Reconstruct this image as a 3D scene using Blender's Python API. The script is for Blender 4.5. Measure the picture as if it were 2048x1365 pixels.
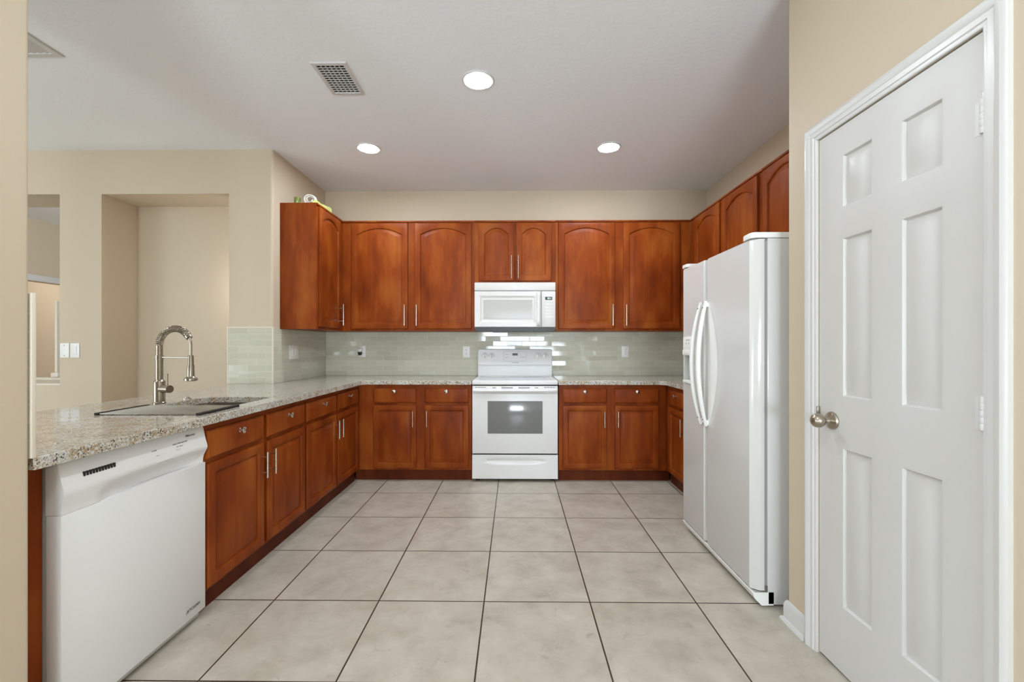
import bpy, bmesh, math, random
from mathutils import Vector, Matrix
random.seed(4)
R = math.radians
for o in list(bpy.data.objects): bpy.data.objects.remove(o, do_unlink=True)
scene = bpy.context.scene
COL = scene.collection

# ------------------------------------------------------------------ camera
cd = bpy.data.cameras.new('camera'); cam = bpy.data.objects.new('camera', cd); COL.objects.link(cam)
cd.sensor_fit = 'HORIZONTAL'; cd.sensor_width = 36.0
cd.lens = 36.0 * 871 / 2048
cd.shift_x = 4.5 / 2048; cd.shift_y = 7.5 / 2048
cd.clip_start = 0.02
cam.location = (0, 0, 1.217); cam.rotation_euler = (R(90), 0, 0.012)
scene.camera = cam

# ------------------------------------------------------------------ world, daylight, exposure
vs = scene.view_settings
vs.view_transform = 'Standard'; vs.look = 'None'; vs.gamma = 1.0; vs.use_curve_mapping = False
vs.exposure = 0.57
w = bpy.data.worlds.new('world'); scene.world = w; w.use_nodes = True
wn = w.node_tree.nodes; wl = w.node_tree.links
bg = wn['Background']
bg.inputs['Color'].default_value = (0.80, 0.90, 1.0, 1); bg.inputs['Strength'].default_value = 1.2

def area(name, loc, rot, sx, sy, power, color=(1, 1, 1)):
    l = bpy.data.lights.new(name, 'AREA'); l.shape = 'RECTANGLE'; l.size = sx; l.size_y = sy
    l.energy = power; l.color = color
    o = bpy.data.objects.new(name, l); COL.objects.link(o); o.location = loc; o.rotation_euler = rot
    return o
# daylight through the windows behind the camera; side window is added for ambient light
area('daylight_rear_window', (0.22, -4.55, 1.05), (R(122), 0, 0), 1.75, 1.5, 260, (0.78, 0.90, 1.0))
area('daylight_patio_door', (-3.85, -4.35, 0.9), (R(115), 0, 0), 0.85, 1.8, 90, (0.78, 0.90, 1.0))
area('added_side_daylight', (-6.62, -0.9, 1.0), (R(118), 0, R(-90)), 3.2, 2.0, 85, (0.78, 0.90, 1.0))

# ------------------------------------------------------------------ materials
def srgb(r, g, b):
    f = lambda c: (c / 255 / 12.92) if c / 255 <= 0.04045 else ((c / 255 + 0.055) / 1.055) ** 2.4
    return (f(r), f(g), f(b), 1)
MATS = {}
def mat(name, color, rough=0.5, metal=0.0, spec=0.5, coat=0.0, bump=None, emis=None):
    m = bpy.data.materials.new(name); m.use_nodes = True; nt = m.node_tree; b = nt.nodes['Principled BSDF']
    b.inputs['Base Color'].default_value = color; b.inputs['Roughness'].default_value = rough
    b.inputs['Metallic'].default_value = metal; b.inputs['Specular IOR Level'].default_value = spec
    b.inputs['Coat Weight'].default_value = coat; b.inputs['Coat Roughness'].default_value = 0.08
    if bump:
        sc, st, dist = bump
        tc = nt.nodes.new('ShaderNodeTexCoord'); n = nt.nodes.new('ShaderNodeTexNoise'); n.inputs['Scale'].default_value = sc
        n.inputs['Detail'].default_value = 4
        bp = nt.nodes.new('ShaderNodeBump'); bp.inputs['Strength'].default_value = st; bp.inputs['Distance'].default_value = dist
        nt.links.new(tc.outputs['Object'], n.inputs['Vector']); nt.links.new(n.outputs['Fac'], bp.inputs['Height'])
        nt.links.new(bp.outputs['Normal'], b.inputs['Normal'])
    if emis:
        b.inputs['Emission Color'].default_value = emis[0]; b.inputs['Emission Strength'].default_value = emis[1]
    MATS[name] = m
    return m
def nodes(m): return m.node_tree.nodes, m.node_tree.links, m.node_tree.nodes['Principled BSDF']

M_wall = mat('beige_wall_paint', srgb(205, 189, 165), 0.55, spec=0.3, bump=(130, 0.12, 0.002))
M_ceil = mat('white_ceiling_paint', srgb(246, 247, 249), 0.7, spec=0.2, bump=(38, 0.25, 0.004))
M_trim = mat('white_trim_paint', srgb(212, 210, 206), 0.28, spec=0.5)
M_door = mat('white_door_paint', srgb(206, 203, 198), 0.38, spec=0.45, bump=(160, 0.04, 0.001))
M_appl = mat('white_appliance_enamel', srgb(230, 229, 227), 0.3, spec=0.4)
M_fridge = mat('white_fridge_enamel', srgb(212, 210, 206), 0.16, spec=0.5, bump=(300, 0.03, 0.0006))
M_mw = mat('white_microwave_enamel', srgb(216, 213, 209), 0.3, spec=0.4)
M_plastic = mat('white_plastic', srgb(240, 239, 234), 0.35)
M_offwhite = mat('off_white_plastic', srgb(200, 199, 192), 0.4)
M_grey = mat('grey_plastic', srgb(150, 150, 150), 0.4)
M_dark = mat('dark_plastic', srgb(32, 31, 29), 0.4)
M_black = mat('black_gap', srgb(14, 13, 12), 0.7)
M_nickel = mat('brushed_nickel', srgb(172, 163, 148), 0.28, metal=1.0)
M_steel = mat('stainless_steel', srgb(198, 195, 188), 0.25, metal=1.0)
M_chrome = mat('satin_chrome', srgb(215, 212, 206), 0.2, metal=1.0)
M_cook = mat('white_ceramic_cooktop', srgb(196, 198, 200), 0.06, spec=0.6)
M_oven_glass = mat('oven_window_glass', srgb(122, 123, 121), 0.12, spec=0.6)
M_micro_glass = mat('microwave_window_glass', srgb(190, 189, 184), 0.08, spec=0.7)
M_rubber = mat('black_silicone', srgb(30, 22, 20), 0.6)
M_ink = mat('grey_printing', srgb(120, 120, 124), 0.5)
M_inkdark = mat('dark_printing', srgb(60, 60, 64), 0.5)
M_lens = mat('lamp_lens', (1, 1, 1, 1), 0.5, emis=((0.85, 0.93, 1.0, 1), 155.0))
M_digit = mat('lit_digits', srgb(200, 225, 220), 0.5, emis=((0.75, 0.95, 0.9, 1), 1.2))
M_green = mat('pale_green_glass', srgb(190, 196, 120), 0.1, spec=0.7)
M_olive = mat('olive_glass', srgb(120, 130, 70), 0.12, spec=0.7)
M_cable = mat('white_cable_sheath', srgb(235, 230, 220), 0.35)
M_tiletrim = mat('tile_edge_trim', srgb(226, 216, 198), 0.35)

# cherry stained maple
def wood(name, dark, mid, light, rough=0.3):
    m = mat(name, mid, rough, spec=0.12); n, l, b = nodes(m)
    tc = n.new('ShaderNodeTexCoord'); oi = n.new('ShaderNodeObjectInfo')
    add = n.new('ShaderNodeVectorMath'); add.operation = 'ADD'
    sc = n.new('ShaderNodeVectorMath'); sc.operation = 'SCALE'; sc.inputs['Scale'].default_value = 37.0
    l.new(oi.outputs['Random'], sc.inputs[0]); l.new(tc.outputs['Object'], add.inputs[0]); l.new(sc.outputs[0], add.inputs[1])
    mp = n.new('ShaderNodeMapping'); mp.inputs['Scale'].default_value = (38, 38, 2.2); l.new(add.outputs[0], mp.inputs['Vector'])
    g = n.new('ShaderNodeTexNoise'); g.inputs['Scale'].default_value = 1.0; g.inputs['Detail'].default_value = 5; g.inputs['Roughness'].default_value = 0.6
    l.new(mp.outputs[0], g.inputs['Vector'])
    mp2 = n.new('ShaderNodeMapping'); mp2.inputs['Scale'].default_value = (6, 6, 2.4); l.new(add.outputs[0], mp2.inputs['Vector'])
    bl = n.new('ShaderNodeTexNoise'); bl.inputs['Scale'].default_value = 1.0; bl.inputs['Detail'].default_value = 3
    l.new(mp2.outputs[0], bl.inputs['Vector'])
    mx = n.new('ShaderNodeMath'); mx.operation = 'MULTIPLY_ADD'; mx.inputs[1].default_value = 0.22
    l.new(g.outputs['Fac'], mx.inputs[0])
    m2 = n.new('ShaderNodeMath'); m2.operation = 'MULTIPLY'; m2.inputs[1].default_value = 0.78; l.new(bl.outputs['Fac'], m2.inputs[0])
    l.new(m2.outputs[0], mx.inputs[2])
    cr = n.new('ShaderNodeValToRGB'); e = cr.color_ramp.elements
    e[0].position = 0.28; e[0].color = dark; e[1].position = 0.72; e[1].color = light
    x = e.new(0.5); x.color = mid
    l.new(mx.outputs[0], cr.inputs['Fac']); l.new(cr.outputs['Color'], b.inputs['Base Color'])
    return m
M_wood = wood('cherry_wood', srgb(102, 39, 10), srgb(133, 59, 16), srgb(158, 85, 30), 0.4)
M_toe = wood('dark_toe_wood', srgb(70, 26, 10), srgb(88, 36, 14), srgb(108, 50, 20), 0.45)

# granite
def granite():
    m = mat('speckled_granite', srgb(205, 192, 170), 0.09, spec=0.5); n, l, b = nodes(m)
    tc = n.new('ShaderNodeTexCoord')
    def noise(s, d=3, r=0.55):
        t = n.new('ShaderNodeTexNoise'); t.inputs['Scale'].default_value = s; t.inputs['Detail'].default_value = d; t.inputs['Roughness'].default_value = r
        l.new(tc.outputs['Object'], t.inputs['Vector']); return t
    def ramp(src, p0, p1):
        r = n.new('ShaderNodeValToRGB'); r.color_ramp.elements[0].position = p0; r.color_ramp.elements[1].position = p1
        l.new(src, r.inputs['Fac']); return r
    def mix(fac, a, c):
        x = n.new('ShaderNodeMix'); x.data_type = 'RGBA'
        l.new(fac, x.inputs['Factor'])
        for s, v in ((6, a), (7, c)):
            if hasattr(v, 'node'): l.new(v, x.inputs[s])
            else: x.inputs[s].default_value = v
        return x.outputs[2]
    c = mix(ramp(noise(16).outputs['Fac'], 0.40, 0.60).outputs['Color'], srgb(172, 153, 124), srgb(194, 188, 175))
    c = mix(ramp(noise(110, 2).outputs['Fac'], 0.50, 0.58).outputs['Color'], c, srgb(206, 205, 200))
    c = mix(ramp(noise(95, 2, 0.5).outputs['Fac'], 0.655, 0.70).outputs['Color'], c, srgb(148, 124, 98))
    v = n.new('ShaderNodeTexNoise'); v.inputs['Scale'].default_value = 170; v.inputs['Detail'].default_value = 2
    mp = n.new('ShaderNodeMapping'); mp.inputs['Location'].default_value = (3.1, 7.7, 1.9); l.new(tc.outputs['Object'], mp.inputs['Vector']); l.new(mp.outputs[0], v.inputs['Vector'])
    c = mix(ramp(v.outputs['Fac'], 0.595, 0.63).outputs['Color'], c, srgb(58, 58, 66))
    l.new(c, b.inputs['Base Color'])
    return m
M_granite = granite()

# porcelain floor tile, 0.5 m grid
def floor_mat():
    m = mat('porcelain_floor_tile', srgb(190, 180, 165), 0.32, spec=0.45); n, l, b = nodes(m)
    tc = n.new('ShaderNodeTexCoord'); mp = n.new('ShaderNodeMapping'); mp.inputs['Location'].default_value = (0.146 + 20, -0.061 + 20, 0)
    l.new(tc.outputs['Object'], mp.inputs['Vector'])
    br = n.new('ShaderNodeTexBrick'); br.offset = 0; br.squash = 1
    br.inputs['Scale'].default_value = 1; br.inputs['Brick Width'].default_value = 0.5; br.inputs['Row Height'].default_value = 0.5
    br.inputs['Mortar Size'].default_value = 0.0036; br.inputs['Mortar Smooth'].default_value = 0.2
    br.inputs['Color1'].default_value = (0, 0, 0, 1); br.inputs['Color2'].default_value = (1, 1, 1, 1); br.inputs['Mortar'].default_value = (0.5, 0.5, 0.5, 1)
    l.new(mp.outputs[0], br.inputs['Vector'])
    # each tile shifts the cloud pattern
    av = n.new('ShaderNodeVectorMath'); av.operation = 'MULTIPLY_ADD'; av.inputs[1].default_value = (11, 7, 5)
    l.new(br.outputs['Color'], av.inputs[0]); l.new(tc.outputs['Object'], av.inputs[2])
    n1 = n.new('ShaderNodeTexNoise'); n1.inputs['Scale'].default_value = 7; n1.inputs['Detail'].default_value = 7; n1.inputs['Roughness'].default_value = 0.62
    n1.inputs['Distortion'].default_value = 0.25
    l.new(av.outputs[0], n1.inputs['Vector'])
    cr = n.new('ShaderNodeValToRGB'); e = cr.color_ramp.elements
    e[0].position = 0.30; e[0].color = srgb(170, 160, 144); e[1].position = 0.72; e[1].color = srgb(199, 191, 177)
    x = e.new(0.5); x.color = srgb(186, 177, 162)
    l.new(n1.outputs['Fac'], cr.inputs['Fac'])
    # sparse darker veins
    n2 = n.new('ShaderNodeTexNoise'); n2.inputs['Scale'].default_value = 13; n2.inputs['Detail'].default_value = 8; n2.inputs['Roughness'].default_value = 0.7; n2.inputs['Distortion'].default_value = 0.7
    l.new(av.outputs[0], n2.inputs['Vector'])
    r2 = n.new('ShaderNodeValToRGB'); r2.color_ramp.elements[0].position = 0.60; r2.color_ramp.elements[1].position = 0.74
    l.new(n2.outputs['Fac'], r2.inputs['Fac'])
    mv = n.new('ShaderNodeMix'); mv.data_type = 'RGBA'; l.new(r2.outputs['Color'], mv.inputs[0]); l.new(cr.outputs['Color'], mv.inputs[6]); mv.inputs[7].default_value = srgb(160, 149, 132)
    mm = n.new('ShaderNodeMix'); mm.data_type = 'RGBA'; l.new(br.outputs['Fac'], mm.inputs[0]); l.new(mv.outputs[2], mm.inputs[6]); mm.inputs[7].default_value = srgb(62, 48, 36)
    l.new(mm.outputs[2], b.inputs['Base Color'])
    bp = n.new('ShaderNodeBump'); bp.inputs['Strength'].default_value = 0.5; bp.inputs['Distance'].default_value = 0.002; bp.invert = True
    l.new(br.outputs['Fac'], bp.inputs['Height']); l.new(bp.outputs['Normal'], b.inputs['Normal'])
    return m
M_floor = floor_mat()

# glass subway tile 2 x 6 in; u along wall in X (or Y for the side wall)
def tile_mat(name, axis, ou):
    m = mat(name, srgb(186, 188, 174), 0.06, spec=0.3); n, l, b = nodes(m)
    tc = n.new('ShaderNodeTexCoord'); sp = n.new('ShaderNodeSeparateXYZ'); l.new(tc.outputs['Object'], sp.inputs[0])
    cb = n.new('ShaderNodeCombineXYZ'); l.new(sp.outputs[axis], cb.inputs[0]); l.new(sp.outputs[2], cb.inputs[1])
    mp = n.new('ShaderNodeMapping'); mp.inputs['Location'].default_value = (ou + 15.2, 5.08 - 0.898, 0); l.new(cb.outputs[0], mp.inputs['Vector'])
    br = n.new('ShaderNodeTexBrick'); br.offset = 0.5; br.squash = 1
    br.inputs['Scale'].default_value = 1; br.inputs['Brick Width'].default_value = 0.152; br.inputs['Row Height'].default_value = 0.0508
    br.inputs['Mortar Size'].default_value = 0.0018; br.inputs['Mortar Smooth'].default_value = 0.3
    br.inputs['Color1'].default_value = (0, 0, 0, 1); br.inputs['Color2'].default_value = (1, 1, 1, 1); br.inputs['Mortar'].default_value = (0.5, 0.5, 0.5, 1)
    l.new(mp.outputs[0], br.inputs['Vector'])
    cr = n.new('ShaderNodeValToRGB'); cr.color_ramp.elements[0].color = srgb(196, 195, 176); cr.color_ramp.elements[1].color = srgb(207, 205, 187)
    l.new(br.outputs['Color'], cr.inputs['Fac'])
    mm = n.new('ShaderNodeMix'); mm.data_type = 'RGBA'; l.new(br.outputs['Fac'], mm.inputs[0]); l.new(cr.outputs['Color'], mm.inputs[6]); mm.inputs[7].default_value = srgb(220, 214, 196)
    l.new(mm.outputs[2], b.inputs['Base Color'])
    mr = n.new('ShaderNodeMapRange'); l.new(br.outputs['Fac'], mr.inputs['Value']); mr.inputs['To Min'].default_value = 0.06; mr.inputs['To Max'].default_value = 0.6
    l.new(mr.outputs[0], b.inputs['Roughness'])
    # every tile sits at a slightly different tilt
    wn_ = n.new('ShaderNodeTexWhiteNoise'); wn_.noise_dimensions = '3D'; l.new(br.outputs['Color'], wn_.inputs['Vector'])
    sb = n.new('ShaderNodeVectorMath'); sb.operation = 'SUBTRACT'; sb.inputs[1].default_value = (0.5, 0.5, 0.5); l.new(wn_.outputs['Color'], sb.inputs[0])
    ml = n.new('ShaderNodeVectorMath'); ml.operation = 'SCALE'; ml.inputs['Scale'].default_value = 0.06; l.new(sb.outputs[0], ml.inputs[0])
    bp = n.new('ShaderNodeBump'); bp.inputs['Strength'].default_value = 0.4; bp.inputs['Distance'].default_value = 0.002; bp.invert = True; l.new(br.outputs['Fac'], bp.inputs['Height'])
    ad = n.new('ShaderNodeVectorMath'); ad.operation = 'ADD'; l.new(bp.outputs['Normal'], ad.inputs[0]); l.new(ml.outputs[0], ad.inputs[1])
    nm = n.new('ShaderNodeVectorMath'); nm.operation = 'NORMALIZE'; l.new(ad.outputs[0], nm.inputs[0])
    l.new(nm.outputs[0], b.inputs['Normal'])
    return m
M_tile_x = tile_mat('glass_subway_tile', 0, 0.0)
M_tile_s = tile_mat('glass_subway_tile_niche', 0, 2.194 + 0.068)
M_tile_y = tile_mat('glass_subway_tile_side', 1, 0.03)

# outdoors seen through the windows
M_glass = mat('window_glass', (1, 1, 1, 1), 0.0); MATS['window_glass'].node_tree.nodes['Principled BSDF'].inputs['Transmission Weight'].default_value = 1.0
M_grass = mat('lawn', srgb(90, 110, 60), 0.9)

# ------------------------------------------------------------------ mesh helpers
class MB:
    def __init__(s): s.bm = bmesh.new()
    def face(s, pts):
        return s.bm.faces.new([s.bm.verts.new(p) for p in pts])
    def box(s, x0, x1, y0, y1, z0, z1, bev=0.0, seg=2):
        v = [s.bm.verts.new((x, y, z)) for z in (z0, z1) for y in (y0, y1) for x in (x0, x1)]
        fs = [s.bm.faces.new([v[i] for i in q]) for q in ((0, 2, 3, 1), (4, 5, 7, 6), (0, 1, 5, 4), (2, 6, 7, 3), (0, 4, 6, 2), (1, 3, 7, 5))]
        if bev > 0:
            ed = list({e for f in fs for e in f.edges})
            bmesh.ops.bevel(s.bm, geom=ed, offset=bev, segments=seg, profile=0.5, affect='EDGES')
        return s
    def loops(s, Ls, cap0=False, cap1=False, closed=True):
        """bridge a list of point loops that all have the same length"""
        V = [[s.bm.verts.new(p) for p in L] for L in Ls]
        n = len(V[0])
        for a, b in zip(V, V[1:]):
            for i in range(n if closed else n - 1):
                j = (i + 1) % n
                s.bm.faces.new((a[i], a[j], b[j], b[i]))
        if cap0: s.bm.faces.new(list(reversed(V[0])))
        if cap1: s.bm.faces.new(V[-1])
        return s
    def lathe(s, prof, c=(0, 0, 0), axis='Z', n=28):
        """prof: list of (radius, height) along axis from c"""
        Ls = []
        for r, h in prof:
            L = []
            for k in range(n):
                a = 2 * math.pi * k / n; ca, sa = max(r, 1e-5) * math.cos(a), max(r, 1e-5) * math.sin(a)
                p = {'Z': (ca, sa, h), 'X': (h, ca, sa), 'Y': (sa, h, ca)}[axis]
                L.append((c[0] + p[0], c[1] + p[1], c[2] + p[2]))
            Ls.append(L)
        return s.loops(Ls, True, True)
    def tube(s, pts, r, n=10, cap=True):
        pts = [Vector(p) for p in pts]; N = len(pts)
        rad = r if isinstance(r, (list, tuple)) else [r] * N
        Ls = []; up = None
        for i, p in enumerate(pts):
            t = (pts[min(i + 1, N - 1)] - pts[max(i - 1, 0)]).normalized()
            if up is None:
                up = Vector((0, 0, 1)) if abs(t.z) < 0.9 else Vector((1, 0, 0))
            u = (up - t * up.dot(t)).normalized(); v = t.cross(u); up = u
            Ls.append([p + (u * math.cos(2 * math.pi * k / n) + v * math.sin(2 * math.pi * k / n)) * rad[i] for k in range(n)])
        return s.loops(Ls, cap, cap)
    def prism(s, pts2, a0, a1, plane='XY'):
        f = {'XY': lambda p, h: (p[0], p[1], h), 'XZ': lambda p, h: (p[0], h, p[1]), 'YZ': lambda p, h: (h, p[0], p[1])}[plane]
        return s.loops([[f(p, a0) for p in pts2], [f(p, a1) for p in pts2]], True, True)
    def build(s, name, m, parent=None, smooth=35, bevel=0.0):
        bmesh.ops.recalc_face_normals(s.bm, faces=s.bm.faces[:])
        me = bpy.data.meshes.new(name); s.bm.to_mesh(me); s.bm.free()
        if smooth:
            me.polygons.foreach_set('use_smooth', [True] * len(me.polygons)); me.set_sharp_from_angle(angle=R(smooth))
        me.materials.append(m)
        o = bpy.data.objects.new(name, me); COL.objects.link(o)
        if parent is not None: o.parent = parent
        if bevel:
            md = o.modifiers.new('bevel', 'BEVEL'); md.width = bevel; md.segments = 2; md.limit_method = 'ANGLE'
        return o
def thing(name, label, cat, loc=(0, 0, 0), rz=0.0, group=None):
    o = bpy.data.objects.new(name, None); COL.objects.link(o); o.location = loc; o.rotation_euler = (0, 0, rz)
    o.empty_display_size = 0.1
    return tag(o, label, cat, group)
def tag(o, label, cat, group=None):
    o['label'] = label; o['category'] = cat
    if group: o['group'] = group
    return o
def struct(name, mb, m, parent=None, **k):
    o = mb.build(name, m, parent, **k)
    if parent is None: o['kind'] = 'structure'
    return o
def copy_tree(o, parent=None):
    c = o.copy(); COL.objects.link(c)
    if parent is not None: c.parent = parent
    for ch in list(o.children): copy_tree(ch, c)
    return c
def lettering(txt, size, m, parent, loc, rot=(R(90), 0, 0), shear=0.0, name='lettering', align='CENTER'):
    cu = bpy.data.curves.new(name, 'FONT'); cu.body = txt; cu.size = size; cu.align_x = align; cu.align_y = 'CENTER'
    cu.extrude = 0.0003; cu.shear = shear
    t = bpy.data.objects.new('tmp', cu); COL.objects.link(t)
    dg = bpy.context.evaluated_depsgraph_get(); dg.update()
    me = bpy.data.meshes.new_from_object(t.evaluated_get(dg)); bpy.data.objects.remove(t, do_unlink=True)
    me.materials.clear(); me.materials.append(m)
    o = bpy.data.objects.new(name, me); COL.objects.link(o); o.parent = parent; o.location = loc; o.rotation_euler = rot
    return o
def rrect(x0, x1, y0, y1, r, n=6):
    P = []
    for cx, cy, a in ((x1 - r, y1 - r, 0), (x0 + r, y1 - r, 90), (x0 + r, y0 + r, 180), (x1 - r, y0 + r, 270)):
        for k in range(n + 1):
            t = R(a + 90 * k / n); P.append((cx + r * math.cos(t), cy + r * math.sin(t)))
    return P

# ------------------------------------------------------------------ room shell
CEIL = 2.82; YB = 4.533; XL = -1.985; XR = 1.985; YN = 3.545
struct('floor', MB().box(-8.2, 2.6, -4.3, 7.0, -0.1, 0), M_floor, smooth=0)
struct('ceiling', MB().box(-8.2, 2.6, -4.3, 7.0, CEIL, CEIL + 0.1), M_ceil, smooth=0)
struct('wall_back', MB().box(XL - 0.4, XR + 0.15, YB, YB + 0.15, 0, CEIL), M_wall, smooth=0)
# left wall of the kitchen with its rounded outer corner
mb = MB()
rc = 0.02; prof = [(XL - 0.12, YB), (XL, YB)] + [(XL - rc + rc * math.cos(a), YN + rc - rc * math.sin(a)) for a in [R(10 * k) for k in range(10)]] + [(XL - 0.12, YN)]
mb.prism(prof, 0, CEIL)
struct('wall_left', mb, M_wall)
struct('wall_right', MB().box(XR, XR + 0.12, 1.83, YB, 0, CEIL), M_wall, smooth=0)
# niche wall left of the kitchen: pier, niche opening, pillar, pass-through opening, pier, header
def holed_wall(name, x0, x1, y0, y1, z0, z1, holes, m, bevel):
    """wall in the XZ plane; every hole (a0, a1, b0, b1) goes right through"""
    gx_ = sorted({x0, x1} | {h[0] for h in holes} | {h[1] for h in holes}); gz_ = sorted({z0, z1} | {h[2] for h in holes} | {h[3] for h in holes})
    bm = bmesh.new(); V = {}
    def v(x, z):
        if (x, z) not in V: V[(x, z)] = bm.verts.new((x, y0, z))
        return V[(x, z)]
    for a, b in zip(gx_, gx_[1:]):
        for c, d in zip(gz_, gz_[1:]):
            mx, mz = (a + b) / 2, (c + d) / 2
            if any(h[0] < mx < h[1] and h[2] < mz < h[3] for h in holes): continue
            bm.faces.new((v(a, c), v(b, c), v(b, d), v(a, d)))
    bmesh.ops.dissolve_limit(bm, angle_limit=0.01, verts=bm.verts[:], edges=bm.edges[:])
    r = bmesh.ops.extrude_face_region(bm, geom=bm.faces[:])
    for q in r['geom']:
        if isinstance(q, bmesh.types.BMVert): q.co.y = y1
    m_ = MB(); m_.bm.free(); m_.bm = bm
    return struct(name, m_, m, smooth=30, bevel=bevel)
T = 0.335; ZO = 2.458
holed_wall('wall_niche', -5.6, XL - 0.12, YN, YN + 0.10, 0, CEIL, [(-3.404, -2.346, 0, ZO), (-4.75, -3.752, 0.885, ZO)], M_wall, 0)
mb = MB(); mb.box(-5.6, -4.75, YN + 0.1, YN + T, 0, ZO); mb.box(-4.75, -3.752, YN + 0.1, YN + T, 0, 0.885); mb.box(-3.752, -3.404, YN + 0.1, YN + T, 0, ZO); mb.box(-5.6, -2.106, YN + 0.1, YN + T, ZO, CEIL)
struct('wall_niche_sides', mb, M_wall, smooth=0)
struct('wall_niche_back', MB().box(-3.752, -2.106, YN + T, YN + T + 0.1, 0, CEIL), M_wall, smooth=0)
# hall seen through the pass-through
mb = MB(); hx = -6.12
mb.box(hx - 0.12, hx, 3.0, 5.0, 0, CEIL); mb.box(hx - 0.12, hx, 6.6, 7.0, 0, CEIL); mb.box(hx - 0.12, hx, 5.0, 6.6, 2.03, CEIL)
struct('wall_hall', mb, M_wall, smooth=0)
struct('wall_hall_end', MB().box(-8.2, -3.7, 7.0, 7.1, 0, CEIL), M_wall, smooth=0)
struct('wall_far_room', MB().box(-8.2, -8.1, 3.0, 7.0, 0, CEIL), M_wall, smooth=0)
mb = MB(); mb.box(hx, hx + 0.02, 4.92, 6.68, 2.03, 2.11, 0.004); mb.box(hx, hx + 0.02, 4.92, 5.0, 0, 2.03, 0.004); mb.box(hx, hx + 0.02, 6.6, 6.68, 0, 2.03, 0.004)
struct('trim_hall_doorway', mb, M_trim)
mb = MB(); mb.box(-4.75, -3.752, YN - 0.0, YN + T, 0.885, 0.897); mb.box(-4.75, -3.77, YN + T - 0.05, YN + T - 0.01, 0.897, 0.925, 0.004)
mb.box(-4.14, -4.075, YN + T - 0.05, YN + T - 0.01, 0.925, 0.97, 0.008); mb.box(-4.112, -4.088, YN + T - 0.04, YN + T - 0.02, 0.97, 1.61, 0.004)
struct('trim_pass_through', mb, M_tiletrim)
# short wall at the left edge of the view, closing the end of the peninsula
rc = 0.014; mb = MB()
prof = [(-2.6, 1.06), (-1.352, 1.06)] + [(-1.352 - rc + rc * math.sin(R(9 * k)) , 1.2 - rc + rc * math.cos(R(9 * k))) for k in range(10, -1, -1)] + [(-2.6, 1.2)]
mb.prism(prof, 0, CEIL)
struct('wall_left_near', mb, M_wall)
# knee wall behind the peninsula
struct('wall_peninsula', MB().box(-2.12, -2.02, 1.215, YN - 0.005, 0, 0.855), M_wall, smooth=0)
# pantry wall with the door opening
XP = 1.2; D0, D1, DH = 1.125, 1.738, 2.026
mb = MB(); rc = 0.012
mb.box(XP, XP + 0.12, -4.2, D0, 0, CEIL); mb.box(XP, XP + 0.12, D0, D1, DH, CEIL)
prof = [(XP, D1)] + [(XP + rc - rc * math.cos(R(9 * k)), 1.93 - rc + rc * math.sin(R(9 * k))) for k in range(11)] + [(XR, 1.93), (XR, 1.83), (XP + 0.12, 1.83), (XP + 0.12, D1)]
mb.prism(prof, 0, CEIL)
struct('wall_pantry', mb, M_wall)
struct('wall_pantry_inside', MB().box(2.4, 2.5, -4.2, 1.83, 0, CEIL), M_wall, smooth=0)
# rear wall with window and patio door, side wall with a wide window added for light
mb = MB()
mb.box(-6.3, -4.3, -4.1, -3.98, 0, CEIL); mb.box(-4.3, -3.4, -4.1, -3.98, 2.15, CEIL); mb.box(-3.4, -0.68, -4.1, -3.98, 0, CEIL)
mb.box(-0.68, 1.12, -4.1, -3.98, 2.2, CEIL); mb.box(-0.68, 1.12, -4.1, -3.98, 0, 0.7); mb.box(1.12, 2.5, -4.1, -3.98, 0, CEIL)
struct('wall_rear', mb, M_wall, smooth=0)
mb = MB()
mb.box(-6.3, -6.15, -3.98, -2.5, 0, CEIL); mb.box(-6.3, -6.15, -2.5, 0.7, 2.35, CEIL); mb.box(-6.3, -6.15, -2.5, 0.7, 0, 0.25); mb.box(-6.3, -6.15, 0.7, 3.0, 0, CEIL)
struct('wall_dining', mb, M_wall, smooth=0)
def window(name, axis, a0, a1, z0, z1, p, blinds=True):
    fr = MB(); b = lambda u0, u1, v0, v1, d0, d1: (fr.box(u0, u1, p + d0, p + d1, v0, v1) if axis == 'X' else fr.box(p + d0, p + d1, u0, u1, v0, v1))
    f = 0.05
    b(a0, a0 + f, z0, z1, -0.03, 0.03); b(a1 - f, a1, z0, z1, -0.03, 0.03); b(a0 + f, a1 - f, z0, z0 + f, -0.03, 0.03); b(a0 + f, a1 - f, z1 - f, z1, -0.03, 0.03)
    b((a0 + a1) / 2 - 0.02, (a0 + a1) / 2 + 0.02, z0 + f, z1 - f, -0.03, 0.03)
    o = struct(name, fr, M_trim, smooth=0)
    if blinds:
        bl = MB(); n = int((z1 - z0 - 0.1) / 0.07)
        for i in range(n):
            z = z0 + 0.08 + i * 0.07
            if axis == 'X': bl.face([(a0 + f, p + 0.035, z - 0.006), (a1 - f, p + 0.035, z - 0.006), (a1 - f, p + 0.08, z + 0.006), (a0 + f, p + 0.08, z + 0.006)])
        bl.build('blind', M_trim, o, smooth=0)
    return o
window('window_1', 'X', -0.68, 1.12, 0.7, 2.2, -4.05)
window('added_side_window', 'Y', -2.5, 0.7, 0.25, 2.35, -6.23, False)  # unseen window, added to let in ambient side light
window('door_2', 'X', -4.3, -3.4, 0.0, 2.15, -4.05, False)

# ------------------------------------------------------------------ pantry door, casing, baseboard
PR = thing; WR = R(-90)          # right-hand things: local x -> -Y, local y -> +X
root = MB()
wD = D1 - D0 - 0.008; hD = DH - 0.014
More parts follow.
